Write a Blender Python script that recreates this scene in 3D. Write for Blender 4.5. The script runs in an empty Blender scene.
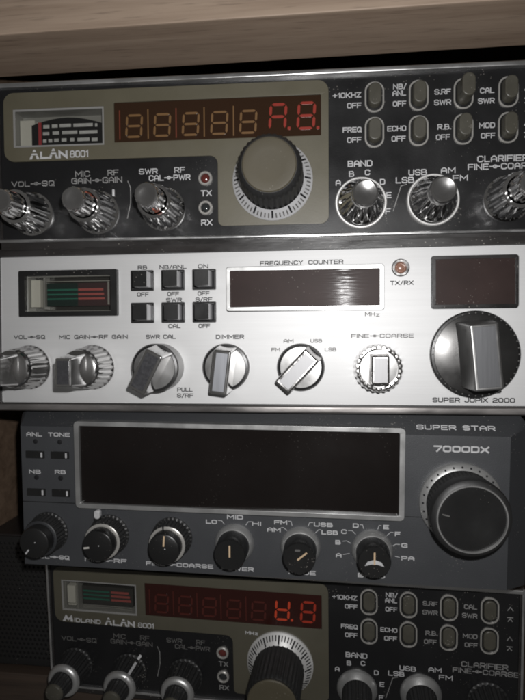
import bpy, bmesh, math, random
from math import pi, sin, cos, radians
from mathutils import Matrix, Vector
from mathutils.geometry import tessellate_polygon
random.seed(7)
S = bpy.context.scene
C = S.collection
MM = 0.001

# ------------------------------------------------------------------ materials
MATS = {}
def mat(name, base, rough=0.45, metal=0.0, spec=0.5, bump=0.0, bscale=900.0, rvar=0.0, rscale=60.0,
        stretch=(1, 1, 1), cvar=0.0, cscale=80.0, specks=0.0, coat=0.0, emit=None, estr=0.0, aniso=0.0):
    if name in MATS: return MATS[name]
    m = bpy.data.materials.new(name); m.use_nodes = True
    nt = m.node_tree; N = nt.nodes; L = nt.links
    b = N['Principled BSDF']
    b.inputs['Base Color'].default_value = (*base, 1)
    b.inputs['Roughness'].default_value = rough
    b.inputs['Metallic'].default_value = metal
    b.inputs['Specular IOR Level'].default_value = spec
    b.inputs['Coat Weight'].default_value = coat
    b.inputs['Coat Roughness'].default_value = 0.12
    if aniso: b.inputs['Anisotropic'].default_value = aniso
    if emit:
        b.inputs['Emission Color'].default_value = (*emit, 1); b.inputs['Emission Strength'].default_value = estr
    tc = N.new('ShaderNodeTexCoord'); mp = N.new('ShaderNodeMapping')
    mp.inputs['Scale'].default_value = stretch
    L.new(tc.outputs['Object'], mp.inputs['Vector'])
    def noise(sc, det=4):
        n = N.new('ShaderNodeTexNoise'); n.inputs['Scale'].default_value = sc; n.inputs['Detail'].default_value = det
        L.new(mp.outputs['Vector'], n.inputs['Vector']); return n
    if rvar:
        n = noise(rscale, 6); r = N.new('ShaderNodeMapRange')
        r.inputs['From Min'].default_value = 0.3; r.inputs['From Max'].default_value = 0.7
        r.inputs['To Min'].default_value = max(0.02, rough - rvar); r.inputs['To Max'].default_value = rough + rvar
        L.new(n.outputs['Fac'], r.inputs['Value']); L.new(r.outputs['Result'], b.inputs['Roughness'])
    if cvar or specks:
        col = None
        if cvar:
            n = noise(cscale, 5); r = N.new('ShaderNodeMapRange')
            r.inputs['From Min'].default_value = 0.3; r.inputs['From Max'].default_value = 0.7
            r.inputs['To Min'].default_value = 1 - cvar; r.inputs['To Max'].default_value = 1 + cvar
            L.new(n.outputs['Fac'], r.inputs['Value'])
            mx = N.new('ShaderNodeVectorMath'); mx.operation = 'SCALE'
            mx.inputs[0].default_value = base; L.new(r.outputs['Result'], mx.inputs['Scale'])
            col = mx.outputs['Vector']
        if specks:      # grains of dust; on the handle inserts, painted sparkle
            n = N.new('ShaderNodeTexVoronoi'); n.inputs['Scale'].default_value = 780
            L.new(tc.outputs['Object'], n.inputs['Vector'])
            n2 = N.new('ShaderNodeTexNoise'); n2.inputs['Scale'].default_value = 45; n2.inputs['Detail'].default_value = 3
            L.new(tc.outputs['Object'], n2.inputs['Vector'])
            lt = N.new('ShaderNodeMapRange'); lt.inputs['From Min'].default_value = 0.45; lt.inputs['From Max'].default_value = 0.75
            lt.inputs['To Min'].default_value = 0.0; lt.inputs['To Max'].default_value = 0.26
            L.new(n2.outputs['Fac'], lt.inputs['Value'])
            ls = N.new('ShaderNodeMath'); ls.operation = 'LESS_THAN'
            L.new(n.outputs['Distance'], ls.inputs[0]); L.new(lt.outputs['Result'], ls.inputs[1])
            fa = N.new('ShaderNodeMath'); fa.operation = 'MULTIPLY'; fa.inputs[1].default_value = specks
            L.new(ls.outputs['Value'], fa.inputs[0])
            mi = N.new('ShaderNodeMix'); mi.data_type = 'RGBA'
            mi.inputs['A'].default_value = (*base, 1); mi.inputs['B'].default_value = (0.32, 0.30, 0.27, 1)
            if col: L.new(col, mi.inputs['A'])
            L.new(fa.outputs['Value'], mi.inputs['Factor']); col = mi.outputs['Result']
        L.new(col, b.inputs['Base Color'])
    if bump:
        n = noise(bscale, 3); bp = N.new('ShaderNodeBump'); bp.inputs['Strength'].default_value = bump
        bp.inputs['Distance'].default_value = 0.0002
        L.new(n.outputs['Fac'], bp.inputs['Height']); L.new(bp.outputs['Normal'], b.inputs['Normal'])
    MATS[name] = m
    return m

def glass(name, tint=(1, 1, 1), rough=0.03, refl=1.0):
    m = bpy.data.materials.new(name); m.use_nodes = True
    nt = m.node_tree; N = nt.nodes; L = nt.links; N.clear()
    o = N.new('ShaderNodeOutputMaterial'); mx = N.new('ShaderNodeMixShader'); t = N.new('ShaderNodeBsdfTransparent')
    g = N.new('ShaderNodeBsdfGlossy'); fr = N.new('ShaderNodeLayerWeight'); fr.inputs['Blend'].default_value = 0.5
    pw = N.new('ShaderNodeMath'); pw.operation = 'POWER'; pw.inputs[1].default_value = 5.0; L.new(fr.outputs['Facing'], pw.inputs[0])
    t.inputs['Color'].default_value = (*tint, 1); g.inputs['Roughness'].default_value = rough
    ml = N.new('ShaderNodeMath'); ml.operation = 'MULTIPLY_ADD'; ml.inputs[1].default_value = 0.9 * refl; ml.inputs[2].default_value = 0.04
    L.new(pw.outputs['Value'], ml.inputs[0])
    L.new(ml.outputs['Value'], mx.inputs['Fac']); L.new(t.outputs['BSDF'], mx.inputs[1]); L.new(g.outputs['BSDF'], mx.inputs[2])
    L.new(mx.outputs['Shader'], o.inputs['Surface'])
    return m

def wood(name, c1, c2, rough=0.55):
    m = bpy.data.materials.new(name); m.use_nodes = True
    nt = m.node_tree; N = nt.nodes; L = nt.links; b = N['Principled BSDF']
    b.inputs['Roughness'].default_value = rough
    tc = N.new('ShaderNodeTexCoord'); mp = N.new('ShaderNodeMapping'); mp.inputs['Scale'].default_value = (5, 90, 130)
    L.new(tc.outputs['Object'], mp.inputs['Vector'])
    n1 = N.new('ShaderNodeTexNoise'); n1.inputs['Scale'].default_value = 1.6; n1.inputs['Detail'].default_value = 6; n1.inputs['Distortion'].default_value = 0.7
    n2 = N.new('ShaderNodeTexNoise'); n2.inputs['Scale'].default_value = 14; n2.inputs['Detail'].default_value = 3
    L.new(mp.outputs['Vector'], n1.inputs['Vector']); L.new(mp.outputs['Vector'], n2.inputs['Vector'])
    a = N.new('ShaderNodeMath'); a.operation = 'MULTIPLY_ADD'; a.inputs[1].default_value = 0.25
    L.new(n2.outputs['Fac'], a.inputs[0]); L.new(n1.outputs['Fac'], a.inputs[2])
    r = N.new('ShaderNodeValToRGB'); r.color_ramp.elements[0].position = 0.45; r.color_ramp.elements[1].position = 0.78
    r.color_ramp.elements[0].color = (*c1, 1); r.color_ramp.elements[1].color = (*c2, 1)
    L.new(a.outputs['Value'], r.inputs['Fac']); L.new(r.outputs['Color'], b.inputs['Base Color'])
    m2 = N.new('ShaderNodeMapping'); m2.inputs['Scale'].default_value = (60, 900, 1100); L.new(tc.outputs['Object'], m2.inputs['Vector'])
    n3 = N.new('ShaderNodeTexNoise'); n3.inputs['Scale'].default_value = 1.0; n3.inputs['Detail'].default_value = 3; L.new(m2.outputs['Vector'], n3.inputs['Vector'])
    po = N.new('ShaderNodeMapRange'); po.inputs['From Min'].default_value = 0.58; po.inputs['From Max'].default_value = 0.72; po.inputs['To Min'].default_value = 1.0; po.inputs['To Max'].default_value = 0.72
    L.new(n3.outputs['Fac'], po.inputs['Value'])
    sc_ = N.new('ShaderNodeVectorMath'); sc_.operation = 'SCALE'; L.new(r.outputs['Color'], sc_.inputs[0]); L.new(po.outputs['Result'], sc_.inputs['Scale'])
    L.new(sc_.outputs['Vector'], b.inputs['Base Color'])
    bp = N.new('ShaderNodeBump'); bp.inputs['Strength'].default_value = 0.25; bp.inputs['Distance'].default_value = 0.0003
    L.new(a.outputs['Value'], bp.inputs['Height']); L.new(bp.outputs['Normal'], b.inputs['Normal'])
    return m

BLACK = mat('black_panel', (0.0075, 0.0075, 0.008), 0.36, spec=0.4, bump=0.10, bscale=1500, rvar=0.10, rscale=50, specks=0.22)
CASE = mat('black_case_paint', (0.014, 0.012, 0.012), 0.38, bump=0.25, bscale=1200, rvar=0.12, specks=0.4)
WORN = mat('worn_grey_metal', (0.17, 0.16, 0.155), 0.36, 0.7, bump=0.4, bscale=380, stretch=(0.3, 1, 1), rvar=0.15, rscale=140, cvar=0.55, cscale=110)
LIP = mat('worn_black_metal', (0.016, 0.0145, 0.014), 0.32, bump=0.3, bscale=420, stretch=(0.3, 1, 1), rvar=0.16, rscale=140, cvar=0.4, cscale=120, specks=0.5)
OLIVE = mat('olive_paint', (0.078, 0.070, 0.047), 0.45, bump=0.08, bscale=1600, rvar=0.08, cvar=0.06)
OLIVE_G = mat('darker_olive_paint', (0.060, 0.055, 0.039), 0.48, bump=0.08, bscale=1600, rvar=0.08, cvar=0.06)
PADDLE = mat('grey_olive_plastic', (0.050, 0.047, 0.037), 0.42, spec=0.4, bump=0.06, rvar=0.10, cvar=0.10, cscale=250, specks=0.35)
OLIVE_K = mat('olive_plastic', (0.058, 0.050, 0.033), 0.5, spec=0.3, bump=0.05, rvar=0.08, cvar=0.05, specks=0.3)
CHROME = mat('chrome', (0.88, 0.875, 0.87), 0.115, 1.0, bump=0.03, bscale=300, rvar=0.04, rscale=120)
DISC = mat('soft_chrome', (0.27, 0.268, 0.265), 0.33, 0.9, bump=0.08, bscale=200, rvar=0.10, rscale=90)
FRAME = mat('silver_moulding', (0.50, 0.50, 0.495), 0.34, 0.85, bump=0.1, bscale=300, rvar=0.08, rscale=120, cvar=0.12)
CHROME_D = mat('worn_chrome', (0.55, 0.54, 0.53), 0.20, 1.0, bump=0.25, bscale=700, rvar=0.12, rscale=200)
DKDISC = mat('dark_mirror_disc', (0.055, 0.054, 0.053), 0.30, 0.8, bump=0.03, rvar=0.06, rscale=150)
DIMCAP = mat('dished_dark_chrome', (0.55, 0.545, 0.54), 0.20, 0.98, bump=0.03, rvar=0.06, rscale=150)
ALU = mat('brushed_aluminium', (0.42, 0.42, 0.42), 0.56, 0.42, bump=0.05, bscale=1400, stretch=(0.02, 1, 1), rvar=0.012, rscale=300, cvar=0.02, cscale=1500, aniso=0.3)
SATIN = mat('satin_silver', (0.55, 0.545, 0.535), 0.42, 0.45, bump=0.12, rvar=0.08)
TRIM = mat('bright_trim', (0.66, 0.66, 0.66), 0.28, 0.95, bump=0.35, bscale=260, stretch=(0.4, 1, 1), rvar=0.14, rscale=160, cvar=0.18, cscale=130)
GREY = mat('dark_grey_panel', (0.034, 0.0355, 0.0385), 0.46, bump=0.22, bscale=2200, rvar=0.06, cvar=0.05, specks=0.12)
GREY_B = mat('charcoal_bevel', (0.020, 0.021, 0.023), 0.42, bump=0.2, bscale=2200, specks=0.2)
KNOB = mat('black_knob_plastic', (0.009, 0.009, 0.009), 0.32, bump=0.08, rvar=0.1, specks=0.35)
KNOB_M = mat('matte_black_knob', (0.012, 0.012, 0.012), 0.5, bump=0.15, specks=0.5)
WHITE = mat('white_ink', (0.36, 0.36, 0.365), 0.5, cvar=0.12, cscale=400)
WHITE_D = mat('dull_white_ink', (0.175, 0.173, 0.17), 0.55, cvar=0.4, cscale=500)  # greyer, mottled white for the fainter lettering
PALE = mat('pale_skirt', (0.52, 0.52, 0.53), 0.40, 0.35, bump=0.05, cvar=0.06)
INK = mat('black_ink', (0.010, 0.010, 0.011), 0.75, spec=0.15)
INK_F = mat('grey_ink', (0.085, 0.083, 0.08), 0.7, spec=0.2)
WIN_R = mat('amber_smoked_window', (0.023, 0.0110, 0.0055), 0.10, coat=0.2, rvar=0.05, rscale=30)
WIN_B = mat('smoked_brown_window', (0.024, 0.0145, 0.0130), 0.5, spec=0.12, cvar=0.2, cscale=60, specks=0.3, coat=0.02)
def scuffed(m):          # fine level scuffs in the clear coat of the window
    nt = m.node_tree; N = nt.nodes; L = nt.links; b = N['Principled BSDF']; b.inputs['Coat Roughness'].default_value = 0.10
    tc = N.new('ShaderNodeTexCoord'); mp = N.new('ShaderNodeMapping'); mp.inputs['Scale'].default_value = (0.06, 1, 1)
    n = N.new('ShaderNodeTexNoise'); n.inputs['Scale'].default_value = 1500; n.inputs['Detail'].default_value = 2
    bp = N.new('ShaderNodeBump'); bp.inputs['Strength'].default_value = 0.5; bp.inputs['Distance'].default_value = 0.00008
    L.new(tc.outputs['Object'], mp.inputs['Vector']); L.new(mp.outputs['Vector'], n.inputs['Vector'])
    L.new(n.outputs['Fac'], bp.inputs['Height']); L.new(bp.outputs['Normal'], b.inputs['Coat Normal'])
scuffed(WIN_B)
WIN_K = mat('black_window', (0.0070, 0.0056, 0.0052), 0.22, spec=0.25, rvar=0.10, rscale=25, cvar=0.25, cscale=20, specks=0.05)
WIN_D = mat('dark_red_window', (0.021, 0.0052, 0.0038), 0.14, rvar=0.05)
SEG_OFF = mat('unlit_segment', (0.125, 0.068, 0.027), 0.35)
SEG_DIM = mat('faint_segment', (0.050, 0.009, 0.006), 0.4)
SEG_ON = mat('lit_red_segment', (0.13, 0.016, 0.011), 0.35, emit=(1.0, 0.075, 0.035), estr=0.085)
SEG_ON4 = mat('lit_orange_segment', (0.25, 0.03, 0.012), 0.35, emit=(1.0, 0.085, 0.028), estr=0.08)
DIV_R = mat('red_divider', (0.11, 0.024, 0.012), 0.4)
POCK = mat('meter_housing_plastic', (0.19, 0.187, 0.18), 0.22, bump=0.05)
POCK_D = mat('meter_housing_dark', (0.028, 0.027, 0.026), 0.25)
CARD = mat('white_card', (0.42, 0.41, 0.38), 0.55)
RED = mat('red_paint', (0.26, 0.03, 0.035), 0.45)
REDL = mat('scale_red', (0.26, 0.06, 0.055), 0.5)
GREENL = mat('scale_green', (0.016, 0.10, 0.072), 0.5)
RUST = mat('red_brown_pointer', (0.20, 0.045, 0.022), 0.5)
LEDR = mat('dark_red_lens', (0.075, 0.018, 0.015), 0.14)
LEDK = mat('dark_lens', (0.02, 0.022, 0.022), 0.12)
LEDA = mat('amber_lens', (0.20, 0.105, 0.075), 0.3)
RING = mat('grey_ring', (0.36, 0.35, 0.33), 0.32, 0.5)
TAN = mat('tan_pointer', (0.42, 0.31, 0.20), 0.5)
SPARK = mat('speckled_dark_insert', (0.07, 0.07, 0.075), 0.28, 0.6, bump=0.35, bscale=2200, rvar=0.10, rscale=900, cvar=0.12, cscale=2200, specks=0.6)
SPARK_L = mat('speckled_grey_insert', (0.21, 0.215, 0.23), 0.40, 0.7, bump=0.10, bscale=600, stretch=(1, 1, .06), cvar=0.05, cscale=2000, specks=0.5)
BARF = mat('flash_pale_insert', (0.26, 0.26, 0.265), 0.5, 0.4, bump=0.06, bscale=600, stretch=(1, 1, .06), cvar=0.03, cscale=2000, specks=0.2)  # paler than the dark insert: flash reflection put into the colour
SATIN_D = mat('dull_silver', (0.42, 0.42, 0.415), 0.36, 0.75, bump=0.1, rvar=0.08)
GLASS = glass('clear_window', (0.90, 0.90, 0.88))
WOOD = wood('brown_wood_veneer', (0.270, 0.198, 0.146), (0.365, 0.277, 0.210))
WOOD_S = wood('brown_side_wood', (0.085, 0.055, 0.036), (0.14, 0.095, 0.064), 0.6)
WOOD_D = wood('dark_wood', (0.024, 0.016, 0.011), (0.045, 0.030, 0.021), 0.6)
MESH_K = mat('perforated_black_metal', (0.010, 0.010, 0.010), 0.45, bump=0.1, specks=0.3)
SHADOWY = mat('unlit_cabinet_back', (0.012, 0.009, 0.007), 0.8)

# ------------------------------------------------------------------ mesh builder
# panel coordinates, millimetres: u to the right, v downwards from the panel centre, h out of the panel
class MB:
    def __init__(self, vb=0.0): self.v = []; self.f = []; self.m = []; self.mats = []; self.vb = vb
    def mi(self, m):
        if m not in self.mats: self.mats.append(m)
        return self.mats.index(m)
    def P(self, u, v, h): self.v.append((u * MM, -h * MM, (self.vb - v) * MM)); return len(self.v) - 1
    def face(self, ids, m): self.f.append(ids); self.m.append(self.mi(m))
    def prism(self, outer, m, h0, h1, holes=(), mside=None, outer_back=None, back=True):
        """polygon (with holes) extruded from h0 (back) to h1 (front)"""
        mside = mside or m
        loops = [list(outer)] + [list(h) for h in holes]
        bl = [list(outer_back) if outer_back else list(outer)] + [list(h) for h in holes]
        fr = [[self.P(a, b, h1) for a, b in l] for l in loops]
        bk = [[self.P(a, b, h0) for a, b in l] for l in bl]
        tri = tessellate_polygon([[Vector((a, b, 0)) for a, b in l] for l in loops])
        ff = [i for l in fr for i in l]; fb = [i for l in bk for i in l]
        for t in tri:
            self.face([ff[i] for i in t], m)
            if back: self.face([fb[i] for i in reversed(t)], mside)
        for l, k in zip(fr, bk):
            n = len(l)
            for i in range(n):
                j = (i + 1) % n; self.face([l[i], l[j], k[j], k[i]], mside)
        return self
    def box(self, u0, u1, v0, v1, h0, h1, m, r=0.0, holes=(), mside=None): return self.prism(rrect(u0, u1, v0, v1, r), m, h0, h1, holes, mside)
    def frustum(self, base, top, h0, h1, m, mfront=None):
        a = [self.P(u, v, h0) for u, v in base]; b = [self.P(u, v, h1) for u, v in top]; n = len(a)
        for i in range(n):
            j = (i + 1) % n; self.face([a[i], a[j], b[j], b[i]], m)
        self.face(b, mfront or m); self.face(a[::-1], m); return self
    def sheet(self, poly, h, m):
        ids = [self.P(a, b, h) for a, b in poly]; self.face(ids, m); return self
    def lathe(self, cu, cv, prof, m, n=64, ribs=0, depth=0.0, a0=0.0):
        """prof: (radius, h[, ribbed 0/1[, material]]) from the panel outwards; closes on the axis when radius is 0"""
        if ribs: n = ribs * 8
        rings = []
        for p in prof:
            r, h = p[0], p[1]; rb = p[2] if len(p) > 2 else 0
            if r == 0: rings.append([self.P(cu, cv, h)]); continue
            ring = []
            for k in range(n):
                a = 2 * pi * k / n + a0; q = 1.0
                if rb: q = 1 - depth * (0, .08, .45, .88, 1, .88, .45, .08)[k % 8] * rb
                ring.append(self.P(cu + r * q * sin(a), cv - r * q * cos(a), h))
            rings.append(ring)
        for i in range(len(rings) - 1):
            a, b = rings[i], rings[i + 1]; mm = prof[i + 1][3] if len(prof[i + 1]) > 3 else m
            if len(b) == 1:
                for k in range(n): self.face([a[k], a[(k + 1) % n], b[0]], mm)
            elif len(a) == 1:
                for k in range(n): self.face([a[0], b[(k + 1) % n], b[k]], mm)
            else:
                for k in range(n): self.face([a[k], a[(k + 1) % n], b[(k + 1) % n], b[k]], mm)
        return self
    def build(self, name, parent, bevel=0.0, seg=2, angle=35, label=None):
        me = bpy.data.meshes.new(name)
        me.from_pydata(self.v, [], self.f)
        for m in self.mats: me.materials.append(m)
        me.polygons.foreach_set('material_index', self.m)
        bm = bmesh.new(); bm.from_mesh(me)
        bmesh.ops.remove_doubles(bm, verts=bm.verts, dist=1e-7)
        bmesh.ops.recalc_face_normals(bm, faces=bm.faces) if not getattr(self, 'flat', False) else None
        if bevel:
            ed = [e for e in bm.edges if len(e.link_faces) == 2 and e.calc_face_angle(0) > radians(angle)]
            bmesh.ops.bevel(bm, geom=ed, offset=bevel * MM, offset_type='OFFSET', segments=seg, profile=0.5, affect='EDGES', clamp_overlap=True)
        bm.to_mesh(me); bm.free()
        me.shade_smooth(); me.set_sharp_from_angle(angle=radians(32))
        o = bpy.data.objects.new(name, me); C.objects.link(o)
        if parent is not None: o.parent = parent
        if bevel:
            w = o.modifiers.new('even_shading', 'WEIGHTED_NORMAL'); w.keep_sharp = True; w.weight = 60
        if label: o['label'] = label
        return o

def rrect(u0, u1, v0, v1, r=0.0, n=6):
    if r <= 0: return [(u0, v0), (u1, v0), (u1, v1), (u0, v1)]
    out = []
    for cu, cv, a in ((u1 - r, v0 + r, -90), (u1 - r, v1 - r, 0), (u0 + r, v1 - r, 90), (u0 + r, v0 + r, 180)):
        for k in range(n + 1):
            t = radians(a + 90 * k / n); out.append((cu + r * cos(t), cv + r * sin(t)))
    return out
def rounded(pts, rad, n=6):
    """round the corners of a polygon; rad is one radius per corner"""
    out = []; N = len(pts)
    for i in range(N):
        p = Vector(pts[i]); a = Vector(pts[i - 1]); b = Vector(pts[(i + 1) % N]); r = rad[i]
        if r <= 0: out.append(tuple(p)); continue
        d1 = (a - p).normalized(); d2 = (b - p).normalized()
        s = p + d1 * r; e = p + d2 * r; c = p + d1 * r + d2 * r
        for k in range(n + 1):
            t = k / n * pi / 2; q = c - d2 * r * cos(t) - d1 * r * sin(t); out.append((q.x, q.y))
    return out

# ------------------------------------------------------------------ square-cut lettering drawn as flat strokes
c_ = 0.9
def loop(*p): return list(p) + [p[0]]
G = {
 'A': (4, [[(0,0),(0,4.2),(1.5,6),(2.5,6),(4,4.2),(4,0)], [(0,2.4),(4,2.4)]]),
 'B': (4, [loop((0,0),(3.3,0),(4,.8),(4,2.4),(3.4,3.1),(3.6,3.6),(3.6,5.3),(3,6),(0,6)), [(0,3.1),(3.4,3.1)]]),
 'C': (4, [[(4,1.2),(4,c_),(3.1,0),(c_,0),(0,c_),(0,5.1),(c_,6),(3.1,6),(4,5.1),(4,4.8)]]),
 'D': (4, [loop((0,0),(3,0),(4,1),(4,5),(3,6),(0,6))]),
 'E': (3.8, [[(3.8,0),(0,0),(0,6),(3.8,6)], [(0,3),(3.4,3)]]),
 'F': (3.8, [[(0,0),(0,6),(3.8,6)], [(0,3),(3.4,3)]]),
 'G': (4, [[(4,5),(3.1,6),(c_,6),(0,5.1),(0,c_),(c_,0),(4,0),(4,2.8),(2.2,2.8)]]),
 'H': (4, [[(0,0),(0,6)], [(4,0),(4,6)], [(0,3),(4,3)]]),
 'I': (0, [[(0,0),(0,6)]]),
 'J': (3.6, [[(0,1.4),(0,c_),(c_,0),(2.7,0),(3.6,c_),(3.6,6)]]),
 'K': (4, [[(0,0),(0,6)], [(4,6),(1,3.1),(4,0)], [(0,3.1),(1,3.1)]]),
 'L': (3.6, [[(0,6),(0,0),(3.6,0)]]),
 'M': (5, [[(0,0),(0,6),(2.5,2.2),(5,6),(5,0)]]),
 'N': (4.2, [[(0,0),(0,6),(4.2,0),(4.2,6)]]),
 'O': (4, [loop((c_,0),(3.1,0),(4,c_),(4,5.1),(3.1,6),(c_,6),(0,5.1),(0,c_))]),
 'P': (4, [[(0,0),(0,6),(3.1,6),(4,5.2),(4,3.4),(3.1,2.6),(0,2.6)]]),
 'Q': (4, [loop((c_,0),(3.1,0),(4,c_),(4,5.1),(3.1,6),(c_,6),(0,5.1),(0,c_)), [(2.4,1.8),(4.3,-.3)]]),
 'R': (4, [[(0,0),(0,6),(3.1,6),(4,5.2),(4,3.5),(3.1,2.7),(0,2.7)], [(2.4,2.7),(4,0)]]),
 'S': (4, [[(0,1.1),(c_,0),(3.1,0),(4,.8),(4,2.3),(3.1,3),(c_,3),(0,3.7),(0,5.2),(c_,6),(3.1,6),(4,5)]]),
 'T': (4, [[(0,6),(4,6)], [(2,6),(2,0)]]),
 'U': (4, [[(0,6),(0,c_),(c_,0),(3.1,0),(4,c_),(4,6)]]),
 'V': (4.2, [[(0,6),(2.1,0),(4.2,6)]]),
 'W': (5.6, [[(0,6),(1.3,0),(2.8,5),(4.3,0),(5.6,6)]]),
 'X': (4.2, [[(0,0),(4.2,6)], [(0,6),(1.9,3.3)], [(2.3,2.7),(4.2,0)]]),
 'Y': (4, [[(0,6),(2,3),(4,6)], [(2,3),(2,0)]]),
 'Z': (4, [[(0,6),(4,6),(0,0),(4,0)]]),
 'z': (3, [[(0,4),(3,4),(0,0),(3,0)]]),
 '0': (4, [loop((c_,0),(3.1,0),(4,c_),(4,5.1),(3.1,6),(c_,6),(0,5.1),(0,c_))]),
 '1': (1.4, [[(0,4.8),(1.4,6),(1.4,0)]]),
 '2': (4, [[(0,5),(c_,6),(3.1,6),(4,5.1),(4,3.8),(3.1,3),(c_,2.6),(0,1.8),(0,0),(4,0)]]),
 '7': (4, [[(0,6),(4,6),(4,5),(1.6,0)]]),
 '8': (4, [loop((c_,0),(3.1,0),(4,.8),(4,2.3),(3.3,3.05),(3.8,3.7),(3.8,5.3),(3,6),(1,6),(.2,5.3),(.2,3.7),(.7,3.05),(0,2.3),(0,.8)), [(.7,3.05),(3.3,3.05)]]),
 '+': (4, [[(0,3),(4,3)], [(2,5),(2,3.4)], [(2,2.6),(2,1)]]),
 '-': (2.6, [[(0,3),(2.6,3)]]),
 '/': (2.4, [[(0,-.4),(2.4,6.4)]]),
 '.': (0.2, [[(0,.1),(.5,.1)]]),
 ' ': (2.2, []),
 '@': (8, [[(0,3),(2.2,3)], loop((2.6,3),(3.1,1.8),(4.2,1.4),(5.3,1.8),(5.8,3),(5.3,4.2),(4.2,4.6),(3.1,4.2)), [(5.9,3),(8,3)], [(4.2,2.3),(4.2,3.8)]]),
}
def ribbon(mb, pts, t, h, m):
    closed = len(pts) > 2 and pts[0] == pts[-1]
    p = [Vector(q) for q in (pts[:-1] if closed else pts)]
    n = len(p); L = []; R_ = []
    for i in range(n):
        a = p[i - 1] if (i or closed) else None
        b = p[(i + 1) % n] if (i < n - 1 or closed) else None
        d1 = (p[i] - a).normalized() if a is not None else None
        d2 = (b - p[i]).normalized() if b is not None else None
        q = p[i]
        if d1 is None: d = d2; q = q - d2 * t * .5; k = 1
        elif d2 is None: d = d1; q = q + d1 * t * .5; k = 1
        else:
            d = (d1 + d2); d = d.normalized() if d.length > 1e-6 else d1
            k = 1 / max(0.45, abs(d.dot(d1)))
        nn = Vector((-d.y, d.x)) * t * .5 * k
        L.append(q + nn); R_.append(q - nn)
    for i in range(n if closed else n - 1):
        j = (i + 1) % n
        ids = [mb.P(w.x, w.y, h) for w in (L[i], R_[i], R_[j], L[j])]
        mb.face(ids, m)
HL = [0]
def text(mb, s, cu, cv, w, hgt, h=0.06, m=None, wt=0.17, base=None):
    """lettering centred at (cu, cv), total width w and height hgt in mm"""
    gap = 1.5; adv = 0; items = []
    for ch in s:
        gw, pl = G[ch]; items.append((adv, pl)); adv += gw + gap
    adv -= gap
    t = wt * hgt; sy = (hgt - t) / 6.0; sx = (w - t) / max(adv, .01)
    if adv < .5: sx = sy
    x0 = cu - adv * sx / 2; y0 = cv + (hgt - t) / 2
    for i, (a, pl) in enumerate(items):
        for k, q in enumerate(pl):
            ribbon(mb, [(x0 + (a + x) * sx, y0 - y * sy) for x, y in q], t, h + 0.006 * (k % 4), m)
def line(mb, pts, t, m, h=0.06): ribbon(mb, pts, t, h, m)
def lettering(vb):
    b = MB(vb); b.flat = True; return b
def fix_flat(o):       # every stroke faces out of the panel
    me = o.data; bm = bmesh.new(); bm.from_mesh(me)
    for f in bm.faces:
        if f.normal.y > 0: f.normal_flip()
    bm.to_mesh(me); bm.free(); return o
SEG = {'a': ((0,0),(1,0)), 'g': ((0,.5),(1,.5)), 'd': ((0,1),(1,1)), 'f': ((0,0),(0,.5)), 'b': ((1,0),(1,.5)), 'e': ((0,.5),(0,1)), 'c': ((1,.5),(1,1))}
def digit(vb, cu, cv, w, hgt, segs, t, m, h, parent, dp=False, slant=0.06):
    b = MB(vb)
    for s in segs:
        (x0, y0), (x1, y1) = SEG[s]
        def q(x, y): return (cu + (x - .5) * (w - t) - (y - .5) * slant * hgt, cv + (y - .5) * (hgt - t))
        a = Vector(q(x0, y0)); e = Vector(q(x1, y1)); d = (e - a).normalized(); n = Vector((-d.y, d.x)); g = .58 * t
        pts = [a + d * g * .55, a + d * (g + t * .5) + n * t / 2, e - d * (g + t * .5) + n * t / 2, e - d * g * .55, e - d * (g + t * .5) - n * t / 2, a + d * (g + t * .5) - n * t / 2]
        b.prism([(p.x, p.y) for p in pts], m, h - .25, h)
    if dp: b.box(cu + w * .62 - t * .5, cu + w * .62 + t * .6, cv + hgt / 2 - t * 1.1, cv + hgt / 2, h - .25, h, m, .3)
    return b.build('digit', parent)

# ------------------------------------------------------------------ frame of the room: camera axes -> world axes
def rot(yaw, pitch, roll):
    Y = Matrix(((cos(yaw), 0, sin(yaw)), (0, 1, 0), (-sin(yaw), 0, cos(yaw))))
    P = Matrix(((1, 0, 0), (0, cos(pitch), -sin(pitch)), (0, sin(pitch), cos(pitch))))
    Q = Matrix(((cos(roll), -sin(roll), 0), (sin(roll), cos(roll), 0), (0, 0, 1)))
    return Y @ P @ Q
W = rot(0.114, 0.03, 0)               # the cabinet seen from the camera (x right, y down, z forward)
FL = 0.160                            # camera height above the lower shelf
FLIP = Matrix(((1, 0, 0), (0, 0, 1), (0, -1, 0)))          # (right, down, forward) -> (x, y, z up)
def world(p): return FLIP @ (W.transposed() @ Vector(p)) * MM + Vector((0, 0, FL))
def thing(name, label, cat, group=None):
    o = bpy.data.objects.new(name, None); o.empty_display_size = 0.02; C.objects.link(o)
    o['label'] = label; o['category'] = cat
    if group: o['group'] = group
    return o
def place(o, pose, vb):
    """stand a radio: pose = yaw, pitch, roll and the panel centre in mm before the camera; its base is vb below the centre"""
    r = rot(*pose[:3]); p = Vector(pose[3:]) + r @ Vector((0, vb, 0))
    M3 = FLIP @ (W.transposed() @ r) @ FLIP.transposed()
    o.matrix_world = Matrix.Translation(world(p)) @ M3.to_4x4()

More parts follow.
